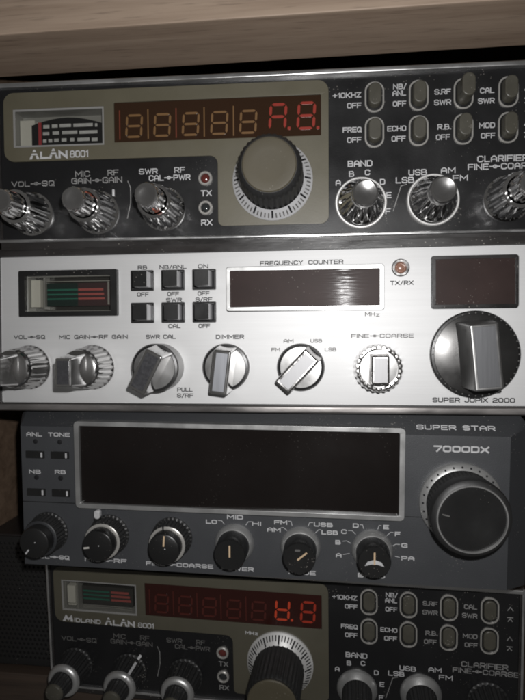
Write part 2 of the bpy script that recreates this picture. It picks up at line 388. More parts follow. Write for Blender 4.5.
# ------------------------------------------------------------------ shared radio pieces
def case_box(vb, u0, u1, v0, v1, root, m=CASE, depth=150, shrink=9, front=-0.3):
    b = MB(vb); b.frustum(rrect(u0 + 2, u1 - 2, v0 + shrink, v1 - shrink, 1), rrect(u0, u1, v0, v1, 1), -depth, front, m)
    return b.build('case', root, 0.4)
def window_pocket(vb, u0, u1, v0, v1, depth, root, wall, back, name='meter', h=0.0):
    b = MB(vb)
    b.prism(rrect(u0, u1, v0, v1), wall, -depth, h, [rrect(u0 + .7, u1 - .7, v0 + .7, v1 - .7)])
    b.box(u0 + .1, u1 - .1, v0 + .1, v1 - .1, -depth - .8, -depth + .05, back)
    return b.build(name, root)
def switch(vb, u, v, out, root, paddle=PADDLE, tilt=0):
    b = MB(vb)
    b.prism(rrect(u - 3.5, u + 3.5, v - 5.5, v + 5.5, 3.3, 8), RING, -.2, .55, [rrect(u - 2.95, u + 2.95, v - 4.95, v + 4.95, 2.85, 8)])
    o = b.build('slide_switch', root, 0.12, 1)
    b = MB(vb); b.box(u - 2.95, u + 2.95, v - 4.95, v + 4.95, .02, .10, KNOB, 2.85); b.build('slot', o)
    b = MB(vb)
    b.frustum(rrect(u - 2.45, u + 2.45, v - 4.4, v + 4.1, 2.3, 8), rrect(u - 2.3, u + 2.3, v - 4.3 - tilt, v + 3.6 - tilt, 2.2, 8), .1, out, paddle)
    b.build('paddle', o, 0.5, 3)
    return o
def lamp(vb, u, v, ri, ro, lens, root, name='indicator_lamp', ring=RING):
    b = MB(vb); b.lathe(u, v, [(ro, -.1), (ro, .9), (ro - .35, 1.25), (ri + .25, 1.25), (ri, .9), (ri, .1)], ring, 40)
    o = b.build(name, root)
    b = MB(vb); b.lathe(u, v, [(ri, .1), (ri, .4), (ri * .8, .9), (ri * .4, 1.2), (0, 1.3)], lens, 32); b.build('lens', o)
    return o

# ------------------------------------------------------------------ the olive and black transceivers
def scale_bars(b, h, m):
    def row(v, spans):
        for a, e in spans:
            u0 = -96.2 + (a / 3.5 - 13.7) * .403; u1 = -96.2 + (e / 3.5 - 13.7) * .403; bow = .0022 * ((u0 + u1) / 2 + 74) ** 2
            b.box(u0, u1, v - .62 + bow, v + .62 + bow, h, h + .08, m)
    row(-15.9, [(150, 171), (180, 200), (207, 247), (255, 322), (330, 338)])
    row(-13.2, [(148, 170), (182, 205), (215, 268), (275, 338)])
    row(-10.4, [(148, 160), (167, 180), (187, 203), (213, 230), (243, 257), (268, 310), (318, 338)])

def olive_radio(first):
    vb = 33.0
    root = thing('radio_transceiver', 'olive and black transceiver with shiny chrome knobs, topmost of the stack under the wooden rail' if first
                 else 'olive and black transceiver with black silver-ringed knobs, lowest in the stack', 'radio', 'transceivers stacked in the cabinet')
    lip = LIP
    case_box(vb, -101, 102, -30.2, 32.4, root, CASE, front=-11)
    b = MB(vb); b.prism(rrect(-101, 102, -30.2, 32.4, .5), lip, -12, 0.3, [rrect(-100.4, 101.4, -29.25, 29.0)]); b.build('surround', root, .4, 3)
    # black faceplate with the meter opening, chrome strips along top and bottom
    b = MB(vb); b.box(-100.3, 101.3, -29.2, 28.9, -3, 0, BLACK, 0.6, [rrect(-95, -59, -21.4, -6.9)])
    b.build('faceplate', root)
    for nm, v0, v1, hh in (('top_trim', -31.0, -29.2, 2.2), ('bottom_trim', 28.4, 29.7, 1.6)):
        b = MB(vb); b.box(-101.4, 102.4, v0, v1, -2, hh, TRIM); b.build(nm, root, 0.45, 3)
    b = MB(vb); b.box(-102.2, -101.1, -30.8, 29.6, -3, 1.0, TRIM if not first else CASE); b.build('side_trim', root, 0.3)
    b = MB(vb); b.box(102.1, 103.2, -30.8, 29.6, -3, 1.0, TRIM if not first else CASE); b.build('side_trim', root, 0.3)
    # olive panel: a wide band over the meter and display, dropping down round the tuning dial
    outl = rounded([(-98.7, -27.7), (26.0, -27.7), (26.0, 24.8), (-15.4, 24.8), (-15.4, -1.5), (-98.7, -1.5)], [4, 4, 3, 2, 0, 4])
    # inner corner of the cut-out is rounded the other way
    i = min(range(len(outl)), key=lambda j: (outl[j][0] + 15.4) ** 2 + (outl[j][1] + 1.5) ** 2); arc = []
    for k in range(8):
        t = radians(90 * k / 7); arc.append((-18.6 + 3.2 * cos(t), 1.7 - 3.2 * sin(t)))
    outl = outl[:i] + arc + outl[i + 1:]
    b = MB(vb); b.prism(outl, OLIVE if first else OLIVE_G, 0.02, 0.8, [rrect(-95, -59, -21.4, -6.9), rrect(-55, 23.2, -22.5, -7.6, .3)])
    b.build('olive_panel', root, 0.18, 2)
    # meter
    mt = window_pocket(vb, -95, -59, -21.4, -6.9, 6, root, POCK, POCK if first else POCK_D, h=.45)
    if first:
        b = MB(vb); b.box(-94.2, -88.2, -18.6, -8.0, -5.9, -3, CARD); b.build('lamp_block', mt, .2)
        arc = [(-89.2, -8.6)] + [(-89.2 + k * 2.85, -15.6 - 3.4 * sin(pi * (k + .8) / 11.6)) for k in range(11)] + [(-60.4, -8.6)]
        b = MB(vb); b.prism(arc, INK, -5.5, -2.6); o = b.build('scale', mt)
        b = MB(vb); scale_bars(b, -2.58, WHITE); b.build('scale_bars', mt)
        b = MB(vb); b.box(-86.3, -85.1, -17.2, -8.6, -2.4, -2.1, RED); b.build('needle', mt)
    else:
        b = MB(vb); b.box(-93.4, -89.6, -17.6, -9.4, -5.9, -1.6, CARD); b.box(-93.4, -89.4, -8.8, -8.3, -5.9, -1.6, CARD); b.build('lamp_block', mt, .15)
        b = MB(vb); b.box(-94.2, -93.9, -20, -7.6, -5.9, -1, POCK); b.box(-88.4, -87.9, -20, -7.6, -5.9, -1, POCK); b.build('scale_post', mt)
        b = MB(vb); b.box(-86.5, -62, -17.6, -9.0, -5.9, -2.6, POCK_D)
        for k, v in enumerate((-15.2, -13.4, -11.6)):
            b.box(-86, -73.2, v - .35, v + .35, -2.7, -2.4, GREENL); b.box(-72.5, -64 + k * .5, v - .5, v + .5, -2.7, -2.4, REDL)
        b.build('scale', mt)
        b = MB(vb)
        for k in range(2):
            ribbon(b, [(-86 + j * 2.6, -8.4 + k * .8 - .5 * sin(j / 9 * pi)) for j in range(10)], .25, -2.0, RING)  # pale curved strips draw a reflection below the scale
        fix_flat(b.build('edge_and_reflection', mt))
    b = MB(vb); b.box(-94.9, -59.1, -21.3, -7.0, -.1, .25, GLASS); b.build('window', mt)
    # display
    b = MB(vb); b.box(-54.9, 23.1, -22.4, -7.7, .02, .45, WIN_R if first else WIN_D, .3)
    ds = b.build('display', root)
    for k in range(5):
        digit(vb, -47.3 + 10.88 * k, -13.5, 6.5, 8.8, 'abcdefg', .8, SEG_OFF if first else SEG_DIM, .6, ds)
    if first:
        digit(vb, 7.3, -15.0, 6.6, 9.9, 'abcefg', 1.0, SEG_ON, .6, ds, True)
        digit(vb, 17.8, -15.0, 6.8, 10.2, 'abcdefg', 1.0, SEG_ON, .6, ds, True)
    else:
        digit(vb, 6.5, -14.8, 6.4, 9.6, 'bcdefg', .95, SEG_ON4, .6, ds, True)
        digit(vb, 17.4, -14.6, 6.4, 9.6, 'abcdefg', .95, mat('half_lit_segment', (.2, .02, .01), .35, emit=(1, .07, .02), estr=.03), .6, ds)
    b = MB(vb)
    for k, u in enumerate((-52.9, -41.9, -31.1, -20.4, -9.3)):
        b.box(u - .22, u + .22, -19.6, -8.6, .44, .55, (DIV_R if k in (0, 2) else SEG_OFF) if first else SEG_DIM)
    b.build('divider', ds)
    # push switches
    for r_, v in enumerate((-20.8, -8.1)):
        for k, u in enumerate((42.7, 58.6, 74.5, 90.2)):
            out = 3.0
            if first: out = 7.4 if (r_ == 0 and k == 2) else (3.0, 3.2, 4.0, 4.2)[k]
            else: out = 1.4
            switch(vb, u, v, out + random.uniform(-.25, .25), root, tilt=.25 + random.uniform(-.2, .2))
    lamp(vb, -20.2, 6.9, 1.7, 2.7, LEDR, root); lamp(vb, -20.2, 17.9, 1.7, 2.7, LEDK, root)
    # tuning dial
    du, dv = 5.2, 8.5 if first else 9.0
    if first: prof = [(14.9, .8), (14.9, 1.6), (14.6, 2.0), (11.6, 4.6)]
    else: prof = [(14.3, .8), (14.3, 1.6), (14.0, 2.0), (10.6, 5.2)]
    b = MB(vb); b.lathe(du, dv, prof, PALE if first else SATIN, 96); tk = b.build('tuning_knob', root)
    b = MB(vb); b.flat = True
    (ra, ha), (rb_, hb) = prof[2], prof[3]
    nt = 60
    for k in range(nt):
        a = 2 * pi * k / nt; wd = .022 if k % 5 else .032
        f0 = .12 if k % 5 == 0 else .12; f1 = .62 if k % 5 else .9
        r0 = ra + (rb_ - ra) * f0; r1 = ra + (rb_ - ra) * f1; h0 = ha + (hb - ha) * f0 + .06; h1 = ha + (hb - ha) * f1 + .06
        ids = [b.P(du + r * sin(a + s * wd * (11 / r)), dv - r * cos(a + s * wd * (11 / r)), h) for r, h, s in ((r0, h0, -1), (r0, h0, 1), (r1, h1, 1), (r1, h1, -1))]
        b.face(ids, INK if not first or k % 5 == 0 else INK_F)
    fix_flat(b.build('dial_ticks', tk))
    b = MB(vb); rk = 11.3 if first else 10.6; ch = -2.0 if first else 2.5
    rc = 9.3 if first else 9.7
    b.lathe(du, dv, [(rk + .2, 3.6), (rk + .2, 5.0, 1), (rk, 19.0 + ch, 1), (rk - .25, 20.6 + ch, .5), (rk - .9, 21.6 + ch), (rc + .15, 22.4 + ch), (rc, 22.4 + ch)], KNOB_M, ribs=34, depth=.055); b.build('grip', tk)
    b = MB(vb); b.lathe(du, dv, [(rc + .02, 21.6 + ch), (rc, 22.6 + ch), (rc - .35, 23.0 + ch), (rc - 1.1, 23.1 + ch), (rc - 4, 22.9 + ch), (0, 22.8 + ch)], OLIVE_K, 80); b.build('cap', tk)
    # control knobs
    rows = [(-88, 18.7), (-62, 18.7), (-36.4, 18.0), (90.0, 17.4)] if first else [(-89.6, 18.9), (-63.6, 19.4), (-37.6, 19.4), (90.0, 17.4)]
    for k, (u, v) in enumerate(rows):
        b = MB(vb)
        if first:
            b.lathe(u, v, [(8.3, 0), (8.3, 1.0), (7.6, 1.6, 0), (7.5, 2.4, 1), (6.9, 9.0, 1), (6.5, 13.0, 1), (6.2, 13.8, .3), (5.6, 14.2), (5.0, 14.2), (4.9, 13.6)], CHROME, ribs=16, depth=.085)
            o = b.build('control_knob', root)
            b = MB(vb)
            b.lathe(u, v, [(4.7, 13.0), (4.7, 14.8, 1), (4.45, 21.5, 1), (4.2, 22.8, .4), (3.8, 23.3)], CHROME, ribs=12, depth=.08)
            b.build('inner_knob', o)
            b = MB(vb); b.lathe(u, v, [(4.0, 22.6), (3.85, 23.3), (3.3, 23.4, 0, CHROME), (2.2, 23.1), (0, 22.95)], DIMCAP, 40); b.build('cap', o)
            b = MB(vb); an = (0.2, 0.9, 2.7, 0.5)[k]
            r0 = 4.85; b.frustum([(u + r0 * sin(an + s), v - r0 * cos(an + s)) for s in (-.2, .2)] + [(u + 4 * sin(an + s), v - 4 * cos(an + s)) for s in (.2, -.2)],
                              [(u + 4.5 * sin(an + s), v - 4.5 * cos(an + s)) for s in (-.2, .2)] + [(u + 3.8 * sin(an + s), v - 3.8 * cos(an + s)) for s in (.2, -.2)], 15.5, 19, RUST)
            b.build('pointer', o)
            if k == 1:
                b = MB(vb); b.box(u + 6.4, u + 7.2, v - 8.2, v - 5.8, 1.7, 2.2, WHITE, .2); b.build('mark', o)
        else:
            b.lathe(u, v, [(8.0, 0), (8.0, .6), (7.6, 1.0, 1), (6.9, 10.4, 1), (6.8, 11.0)], KNOB_M, ribs=22, depth=.09)
            o = b.build('control_knob', root)
            b = MB(vb); b.lathe(u, v, [(7.0, 10.4), (7.4, 11.2), (7.2, 12.0), (6.6, 12.7), (5.9, 13.05), (5.2, 13.0), (4.8, 12.6)], SATIN_D if k < 3 else KNOB, 64); b.build('silver_ring', o)
            b = MB(vb); b.lathe(u, v, [(4.85, 12.4), (4.85, 13.6, 1), (4.4, 18.5, 1), (4.0, 19.2)], KNOB_M, ribs=18, depth=.08)
            b.build('inner_knob', o)
            b = MB(vb); b.lathe(u, v, [(4.05, 18.8), (4.0, 19.3), (3.5, 20.0), (2.4, 20.3), (0, 20.4)], PADDLE, 40); b.build('cap', o)
            if k == 1:
                an = .62; b = MB(vb); b.flat = True
                def q(r, h): return (u + r * sin(an), v - r * cos(an), h)
                w_ = .55
                for (ra, h0), (rb2, h1) in (((6.75, 13.0), (7.55, 3.0)), ((7.75, 1.2), (9.6, .2))):
                    ids = [b.P(u + r * sin(an) + s * w_ * cos(an), v - r * cos(an) + s * w_ * sin(an), h + .12) for r, h, s in ((ra, h0, -1), (ra, h0, 1), (rb2, h1, 1), (rb2, h1, -1))]
                    b.face(ids, WHITE)
                fix_flat(b.build('pointer', o))
    for u, v in ((37.7, 17.6), (63.7, 17.2)):
        b = MB(vb)
        if first:
            b.lathe(u, v, [(9.4, 0), (9.4, 1.4), (9.1, 1.8), (8.7, 1.8), (8.6, 1.2)], SATIN, 72); o = b.build('selector_knob', root)
            b = MB(vb); b.lathe(u, v, [(8.5, .6), (8.5, 2.4, 0, KNOB), (8.0, 3.2), (7.6, 4.2, 1), (5.9, 9.5, 1), (5.0, 11.2, .5), (4.6, 12.2)], CHROME, ribs=14, depth=.11); b.build('grip', o)
            b = MB(vb); b.lathe(u, v, [(4.6, 11.6), (4.6, 15.6), (4.3, 16.6), (3.7, 17.0, 0, CHROME), (2.0, 16.6), (0, 16.4)], DIMCAP, 48); b.build('cap', o)
        else:
            b.lathe(u, v, [(8.4, 0), (8.4, .8), (8.0, 1.5), (6.2, 3.4), (6.1, 3.0)], SATIN_D, 72); o = b.build('selector_knob', root)
            b = MB(vb); b.lathe(u, v, [(6.2, 2.0), (6.2, 3.6, 1), (5.6, 15, 1), (5.2, 15.6), (0, 15.7)], KNOB_M, ribs=20, depth=.10); b.build('grip', o)
    # printed lettering
    b = lettering(vb); w_ = WHITE if first else WHITE
    def t(s, u, v, w, hh, h=.06, m=w_): text(b, s, u, v, w, hh, h, m)
    for s, u, v, w in (('+10KHZ', 32.7, -22.0, 10.4), ('OFF', 35.4, -18.2, 5.2), ('FREQ', 34.6, -9.4, 6.8), ('OFF', 35.4, -5.7, 5.2), ('NB/', 51.9, -24.4, 4.8), ('ANL', 51.7, -22.0, 4.8), ('OFF', 51.8, -18.2, 4.8),
                       ('ECHO', 50.8, -9.3, 6.8), ('OFF', 51.5, -5.6, 5.1), ('S.RF', 67.2, -21.9, 5.8), ('SWR', 67.2, -18.1, 6.0), ('R.B.', 67.8, -9.3, 4.8), ('OFF', 67.4, -5.6, 5.0),
                       ('CAL', 82.9, -21.7, 5.0), ('SWR', 82.6, -18.0, 5.8), ('MOD', 82.9, -9.3, 5.6), ('OFF', 83.3, -5.6, 5.0)):
        t(s, u, v, w, 1.95, m=WHITE if first or u < 60 else WHITE_D)
    ux = -1.0 if first else 0
    for v, up in ((-21.9, 1), (-17.6, 0), (-9.4, 1), (-5.4, 0)):
        line(b, [(97 + ux, v + .6), (98 + ux, v - .8), (99 + ux, v + .6)] if up else [(97 + ux, v - .8), (99 + ux, v - .8)], .3, w_ if first else WHITE_D)
        if not up: line(b, [(97.2 + ux, v + .8), (98 + ux, v - .3), (98.8 + ux, v + .8)], .3, w_ if first else WHITE_D)
    t('BAND', 37.5, 3.0, 9.0, 2.3); t('USB', 58.4, 6.8, 6.6, 2.2); t('LSB', 53.8, 9.5, 6.6, 2.2); t('AM', 69.3, 6.4, 5.2, 2.1); t('FM', 73.6, 9.3, 5.4, 2.1)
    for s, u, v in (('A', 29.5, 9.8), ('B', 34.4, 6.7), ('C', 40.2, 6.3), ('D', 45.7, 9.9), ('E', 48.0, 14.8), ('F', 47.7, 20.7)): t(s, u, v, 1.9, 2.1)
    line(b, [(49.6, 20.6), (52.4, 11.6), (54.4, 11.0)], .22, WHITE_D)
    dm = WHITE_D if not first else WHITE
    t('CLARIFIER', 88.6, 2.7, 18.0, 2.3, m=dm); t('FINE@COARSE', 89.0, 5.5, 25.5, 2.2, m=dm)
    t('VOL@SQ', -87.9, 6.9, 17.2, 2.1, m=WHITE_D if first else INK_F); t('MIC', -68, 3.7, 5.9, 2.3, m=WHITE_D if first else INK_F); t('RF', -56, 3.5, 4.3, 2.2, m=WHITE_D if first else INK_F)
    t('GAIN@GAIN', -62.4, 6.3, 20.0, 2.2, m=WHITE_D if first else INK_F)
    t('SWR', -42.2, 3.5, 7.2, 2.1, m=dm if first else INK_F); t('RF', -30.1, 3.3, 4.1, 2.1, m=dm if first else INK_F)
    t('CAL@PWR', -34.0, 6.1, 16, 2.2, m=dm if first else INK_F)
    t('TX', -20, 12.3, 4.2, 2.2, m=w_ if first else WHITE_D); t('RX', -19.9, 23.3, 4.3, 2.2, m=w_ if first else WHITE_D)
    line(b, [(-50.2, 7), (-49.2, 9.5), (-49.2, 15), (-50.6, 21)], .3, WHITE_D)
    fix_flat(b.build('lettering', root))
    b = lettering(vb)
    def bigA(u, vbase, w, hh):
        # a bold A drawn as a split triangle: small cap, then two legs
        top = vbase - hh; ap = .42
        for f0, f1 in ((0, .26), (.40, .58)):
            y0 = top + hh * f0; y1 = top + hh * f1
            x0 = w / 2 * (.16 + .84 * f0); x1 = w / 2 * (.16 + .84 * f1)
            b.sheet([(u - x0, y0), (u + x0, y0), (u + x1, y1), (u - x1, y1)], .86, WHITE)
        for s in (-1, 1):
            xo0 = w / 2 * (.16 + .84 * .62); xo1 = w / 2
            b.sheet([(u + s * xo0, top + hh * .62), (u + s * (xo0 - w * .22), top + hh * .62), (u + s * (xo1 - w * .27), vbase), (u + s * xo1, vbase)], .86, WHITE)
    if first:
        bigA(-86.6, -2.2, 4.0, 3.6); text(b, 'L', -82.6, -3.6, 3.4, 2.8, .86, WHITE, .28); bigA(-79.0, -2.2, 4.0, 3.8); text(b, 'N', -75.2, -3.7, 3.6, 2.9, .86, WHITE, .28)
        text(b, '8001', -68.9, -3.7, 7.2, 2.6, .86, WHITE, .16)
    else:
        b.sheet([(-95, -1.9), (-93.2, -5.2), (-91.9, -3.4), (-90.4, -5.2), (-89.8, -1.9), (-91.0, -1.9), (-91.2, -3.2), (-92.2, -2.2), (-93.0, -3.2), (-93.6, -1.9)], .86, WHITE)
        text(b, 'IDLAND', -82.8, -2.8, 12.8, 2.0, .86, WHITE, .20)
        bigA(-72.6, -1.6, 3.8, 3.6); text(b, 'L', -68.9, -2.9, 3.2, 2.6, .86, WHITE, .28); bigA(-65.4, -1.6, 3.8, 3.6); text(b, 'N', -61.8, -3.0, 3.4, 2.7, .86, WHITE, .28)
        text(b, '8001', -54.9, -2.9, 7.3, 2.3, .86, WHITE, .16); text(b, 'MH', -7.9, -3.5, 3.8, 1.5, .86, WHITE, .2); text(b, 'z', -4.9, -3.5, 1.3, 1.5, .86, WHITE, .2)
    fix_flat(b.build('name_badge', root))
    if not first:
        for u in (-80, 80):
            b = MB(vb); b.lathe(u, 0, [(7, -1)], KNOB) if False else b.box(u - 7, u + 7, 32.2, 33.0, -30, -12, KNOB); b.build('foot', root, .2)
    return root, vb

# ------------------------------------------------------------------ the silver transceiver
def bar_knob(vb, u, v, ang, root, r=9.0, base_h=0.0, top=10.0, wid=5.6, ext=(6.0, 9.4), insert=None, disc=DISC, rim=KNOB, name='selector_knob', side=CHROME, bh=3.0, flare=1.12):
    """round chrome disc with a raised handle; ang in degrees clockwise of straight down for its long end"""
    b = MB(vb)
    b.lathe(u, v, [(r, 0), (r, base_h + 1.5), (r - .4, base_h + 2.1), (r - 1.2, base_h + 2.3, 0, rim), (r - 1.3, base_h + 2.6), (r * .6, base_h + bh - .3), (0, base_h + bh)], disc, 72)
    o = b.build(name, root)
    d = Vector((-sin(radians(ang)), cos(radians(ang)))); n = Vector((d.y, -d.x))
    def q(a, s): p = Vector((u, v)) + d * a + n * s; return (p.x, p.y)
    a0, a1 = ext; w = wid / 2
    b = MB(vb)
    b.frustum([q(-a0 - 1.6, -w * flare), q(a1 - .6, -w * flare), q(a1 - .6, w * flare), q(-a0 - 1.6, w * flare)], [q(-a0, -w), q(a1, -w), q(a1, w), q(-a0, w)], base_h + .8, base_h + top, side)
    b.build('handle', o, .7, 3)
    b = MB(vb)
    b.frustum([q(-a0 + .9, -w + 1.0), q(a1 - 1.0, -w + 1.0), q(a1 - 1.0, w - 1.0), q(-a0 + .9, w - 1.0)], [q(-a0 + 1.1, -w + 1.15), q(a1 - 1.2, -w + 1.15), q(a1 - 1.2, w - 1.15), q(-a0 + 1.1, w - 1.15)], base_h + top - .2, base_h + top + .12, insert or SPARK)
    b.build('insert', o)
    return o

def silver_radio():
    vb = 33.4
    root = thing('radio_transceiver', 'silver brushed-metal transceiver with chrome handle knobs, second from the top', 'radio', 'transceivers stacked in the cabinet')
    case_box(vb, -105.6, 102.6, -29.6, 33.0, root, CASE, front=-11)
    b = MB(vb); b.prism(rrect(-106, 103, -29.9, 33.3, 1.2), LIP, -12, 1.2, [rrect(-104.2, 101.4, -27.0, 30.4, .6)]); b.build('surround', root, .5, 3)
    b = MB(vb); b.box(-105.8, 102.8, 30.75, 33.4, -6, 1.7, WORN); b.build('bottom_trim', root, .7, 3)
    b = MB(vb); b.box(-104.1, 101.3, -26.9, 30.3, -3, 0, ALU, .5, [rrect(-93.4, -57.9, -19.5, -4.9)]); b.build('faceplate', root, .12)
    # meter
    mt = window_pocket(vb, -93.4, -57.9, -19.5, -4.9, 6, root, POCK, POCK_D, h=.02)
    b = MB(vb); b.prism(rrect(-95.5, -55.7, -21.2, -3.4, .5), KNOB, .02, 2.0, [rrect(-93.0, -58.3, -19.1, -5.3)]); b.build('frame', mt, .5, 3)
    b = MB(vb); b.box(-92.6, -88.7, -18.0, -7.2, -5.9, -2, CARD); b.build('lamp_block', mt, .15)
    b = MB(vb); b.box(-87.4, -86.8, -19, -6.4, -5.9, -2, POCK); b.build('scale_post', mt)
    gp = mat('scale_green_plate', (.007, .018, .016), .4); rp_ = mat('scale_red_plate', (.036, .018, .02), .4)
    b = MB(vb); b.box(-86.2, -73.4, -16.6, -7.6, -5.9, -2.6, gp); b.box(-73.4, -60.4, -16.6, -7.6, -5.9, -2.6, rp_)
    for k, v in enumerate((-14.0, -12.2, -10.4)):
        b.box(-86, -73.4, v - .3, v + .3, -2.7, -2.4, GREENL); b.box(-73.2, -63 + k * .3, v - .42, v + .42, -2.7, -2.4, REDL)
    b.build('scale', mt)
    b = MB(vb); b.box(-86, -60, -17.4, -17.1, -5.9, -2, RING); b.box(-61, -60.6, -17, -8, -5.9, -2, RING); b.build('edge_and_reflection', mt)
    b = MB(vb); b.box(-92.9, -58.4, -19.0, -5.4, .4, .7, GLASS); b.build('window', mt)
    # push buttons: dark caps on pale shanks
    for r_, v in enumerate((-16.7, -4.4)):
        for k, u in enumerate((-46.1, -34.1, -22.0)):
            b = MB(vb); b.prism(rrect(u - 4.5, u + 4.5, v - 3.9, v + 3.9, .4), KNOB, .02, .9, [rrect(u - 3.9, u + 3.9, v - 3.3, v + 3.3, .2)]); b.box(u - 3.85, u + 3.85, v - 3.25, v + 3.25, .02, .12, INK)
            o = b.build('push_button', root, .2)
            du = (1.0, .55, .3)[k]; hh = 6.4 if not (r_ == 1 and k == 1) else 5.2
            b = MB(vb); b.box(u - 2.6 + du, u + 2.6 + du, v - 2.9, v + 2.9, .1, hh, PALE, .2); b.build('shank', o, .12)
            b = MB(vb); b.box(u - 2.65 + du, u + 2.65 + du, v - 2.95, v + 2.95, hh + .02, hh + .3, KNOB, .2); b.build('cap', o, .1)
    # frequency counter and small window
    for nm, a, e, wm in (('frequency_display', (-13.3, 44.4, -20.9, -4.7), 1.3, WIN_B), ('side_display', (61.6, 91.1, -23.3, -4.9), 1.1, WIN_B)):
        u0, u1, v0, v1 = a
        b = MB(vb); b.box(u0 - .35, u1 + .35, v0 - .35, v1 + .35, .01, .35, KNOB, 1.0)  # dark outline box drawn in place of a shadow gap round the frame
        b.prism(rrect(u0, u1, v0, v1, .9), FRAME if nm[0] == 'f' else LIP, .02, 1.7, [rrect(u0 + e, u1 - e, v0 + e, v1 - e, .3)])
        o = b.build('display', root, .5, 2)
        b = MB(vb); tl = 1.0 if nm[0] == 'f' else 0.0      # pane tilt added to move the flash reflection up
        pa = [b.P(u, v, .37) for u, v in rrect(u0 + e, u1 - e, v0 + e, v1 - e)]
        pf = [b.P(u, v, 1.2 + tl * (-.042 * (v - (v0 + v1) / 2) + .013 * (u - (u0 + u1) / 2))) for u, v in rrect(u0 + e, u1 - e, v0 + e, v1 - e)]
        b.face(pf, wm); b.face(pa[::-1], wm)
        for i in range(4): b.face([pf[i], pf[(i + 1) % 4], pa[(i + 1) % 4], pa[i]], wm)
        b.build('window', o)
    lamp(vb, 50.5, -19.6, 1.9, 3.2, LEDA, root, ring=CHROME_D)
    # knobs
    for u, long_ in ((-92.2, 1), (-66.2, 1)):
        b = MB(vb)
        b.lathe(u, 16.4, [(8.6, 0), (8.6, .8), (8.2, 1.4, .4), (8.1, 2.2, 1), (7.5, 10.4, 1), (7.2, 11.2, .4), (6.9, 11.4), (6.8, 12.6, 0, KNOB), (7.0, 12.8), (6.7, 13.8), (5.8, 14.2), (0, 14.6)], mat('dark_chrome', (0.55, 0.545, 0.54), 0.16, 1.0, rvar=0.05, rscale=150), ribs=24, depth=.06)
        o = b.build('control_knob', root)
        b = MB(vb); b.frustum(rrect(u - 3.6, u + 3.6, 16.4 - 5.6, 16.4 + 6.2, .8), rrect(u - 2.9, u + 2.9, 16.4 - 4.2, 16.4 + 5.6, .6), 14.0, 25.0, CHROME); b.build('handle', o, .6, 3)
        b = MB(vb); b.box(u - 2.1, u + 2.1, 16.4 - 3.4, 16.4 + 4.8, 24.8, 25.1, SPARK, .3); b.build('insert', o)
    bar_knob(vb, -39.2, 16.4, 27, root, 9.0, base_h=6.0, top=12.0, wid=6.8, ext=(6.6, 8.6), insert=SPARK, name='pull_knob')
    bar_knob(vb, -13.8, 16.4, 7, root, 8.9, top=12.0, wid=6.4, ext=(6.6, 9.4), insert=SPARK_L)
    bar_knob(vb, 14.3, 16.4, 43, root, 8.8, top=11.0, wid=6.6, ext=(6.4, 9.4), insert=BARF, side=CHROME_D)
    b = MB(vb)
    b.lathe(42.1, 16.6, [(8.7, 0), (8.7, .8, 1), (8.5, 7.0, 1), (8.1, 7.8, .6), (7.2, 8.0, 0, CHROME_D), (6.6, 7.8), (6.5, 7.0), (0, 7.2, 0, DISC)], CHROME, ribs=26, depth=.05); o = b.build('control_knob', root)
    b = MB(vb); b.frustum(rrect(42.1 - 3.5, 42.1 + 3.5, 16.6 - 5.4, 16.6 + 5.6, .6), rrect(42.1 - 3.0, 42.1 + 3.0, 16.6 - 4.6, 16.6 + 5.2, .6), 7.0, 13.0, CHROME_D); b.build('handle', o, .6, 3)
    b = MB(vb); b.box(42.1 - 2.3, 42.1 + 2.3, 16.6 - 3.9, 16.6 + 4.5, 12.8, 13.12, BARF, .3); b.build('insert', o)
    bk = bar_knob(vb, 76.3, 11.8, -5, root, 15.6, top=15.5, wid=9.2, ext=(10.6, 11.8), insert=mat('speckled_mid_insert', (0.13, 0.132, 0.138), 0.36, 0.7, bump=0.10, bscale=600, stretch=(1, 1, .06), cvar=0.05, cscale=2000, specks=0.5), disc=DKDISC, rim=KNOB, bh=4.0, side=DISC, flare=1.4)
    b = MB(vb)
    for k in range(40):
        a = 2 * pi * k / 40; b.lathe(76.3 + 14.75 * sin(a), 11.8 - 14.75 * cos(a), [(.26, 2.1), (.26, 2.35), (0, 2.4)], INK_F, 8)
    b.build('rim_dots', bk)
    # lettering
    b = lettering(vb)
    def t(s, u, v, w, hh=1.6, m=INK): text(b, s, u, v - (.35 if v < -20 else 0), w, hh, .06, m, .19)
    for s, u, v, w in (('RB', -46.2, -21.4, 3.7), ('OFF', -46.1, -11.5, 4.6), ('NB/ANL', -34.2, -21.4, 10.6), ('OFF', -34.2, -11.5, 4.6), ('SWR', -33.9, -9.2, 6.2), ('ON', -22.5, -21.4, 4.0), ('OFF', -22.4, -11.5, 4.6),
                       ('S/RF', -22.3, -9.2, 6.5), ('CAL', -33.8, .8, 4.8), ('OFF', -22.2, .8, 4.5), ('SWR CAL', -39.2, 4.8, 11.8), ('DIMMER', -12.4, 5.0, 10.8), ('VOL@SQ', -92.4, 4.6, 13.0), ('MIC GAIN@RF GAIN', -66.2, 4.7, 27.8),
                       ('TX/RX', 51.0, -14.2, 8.3), ('PULL', -29.9, 25.0, 6.0), ('S/RF', -29.8, 27.3, 6.4)):
        t(s, u, v, w)
    t('FREQUENCY', 7.2, -22.0, 16.0, 1.6); t('COUNTER', 23.6, -22.0, 12.8, 1.6)
    t('MH', 39.6, -3.0, 3.6, 1.5, INK_F); t('z', 42.4, -2.8, 1.3, 1.5, INK_F)
    t('FINE@COARSE', 44.0, 5.0, 22.4, 1.5, INK_F); t('FM', 4.9, 9.9, 3.2, 1.4, INK_F); t('AM', 9.7, 6.7, 3.7, 1.4, INK_F); t('USB', 20.0, 6.7, 4.3, 1.4, INK_F); t('LSB', 25.2, 9.9, 4.2, 1.4, INK_F)
    text(b, 'SUPER JOPIX 2000', 76.1, 28.3, 28.6, 1.75, .06, INK, .2)
    fix_flat(b.build('lettering', root))
    return root, vb

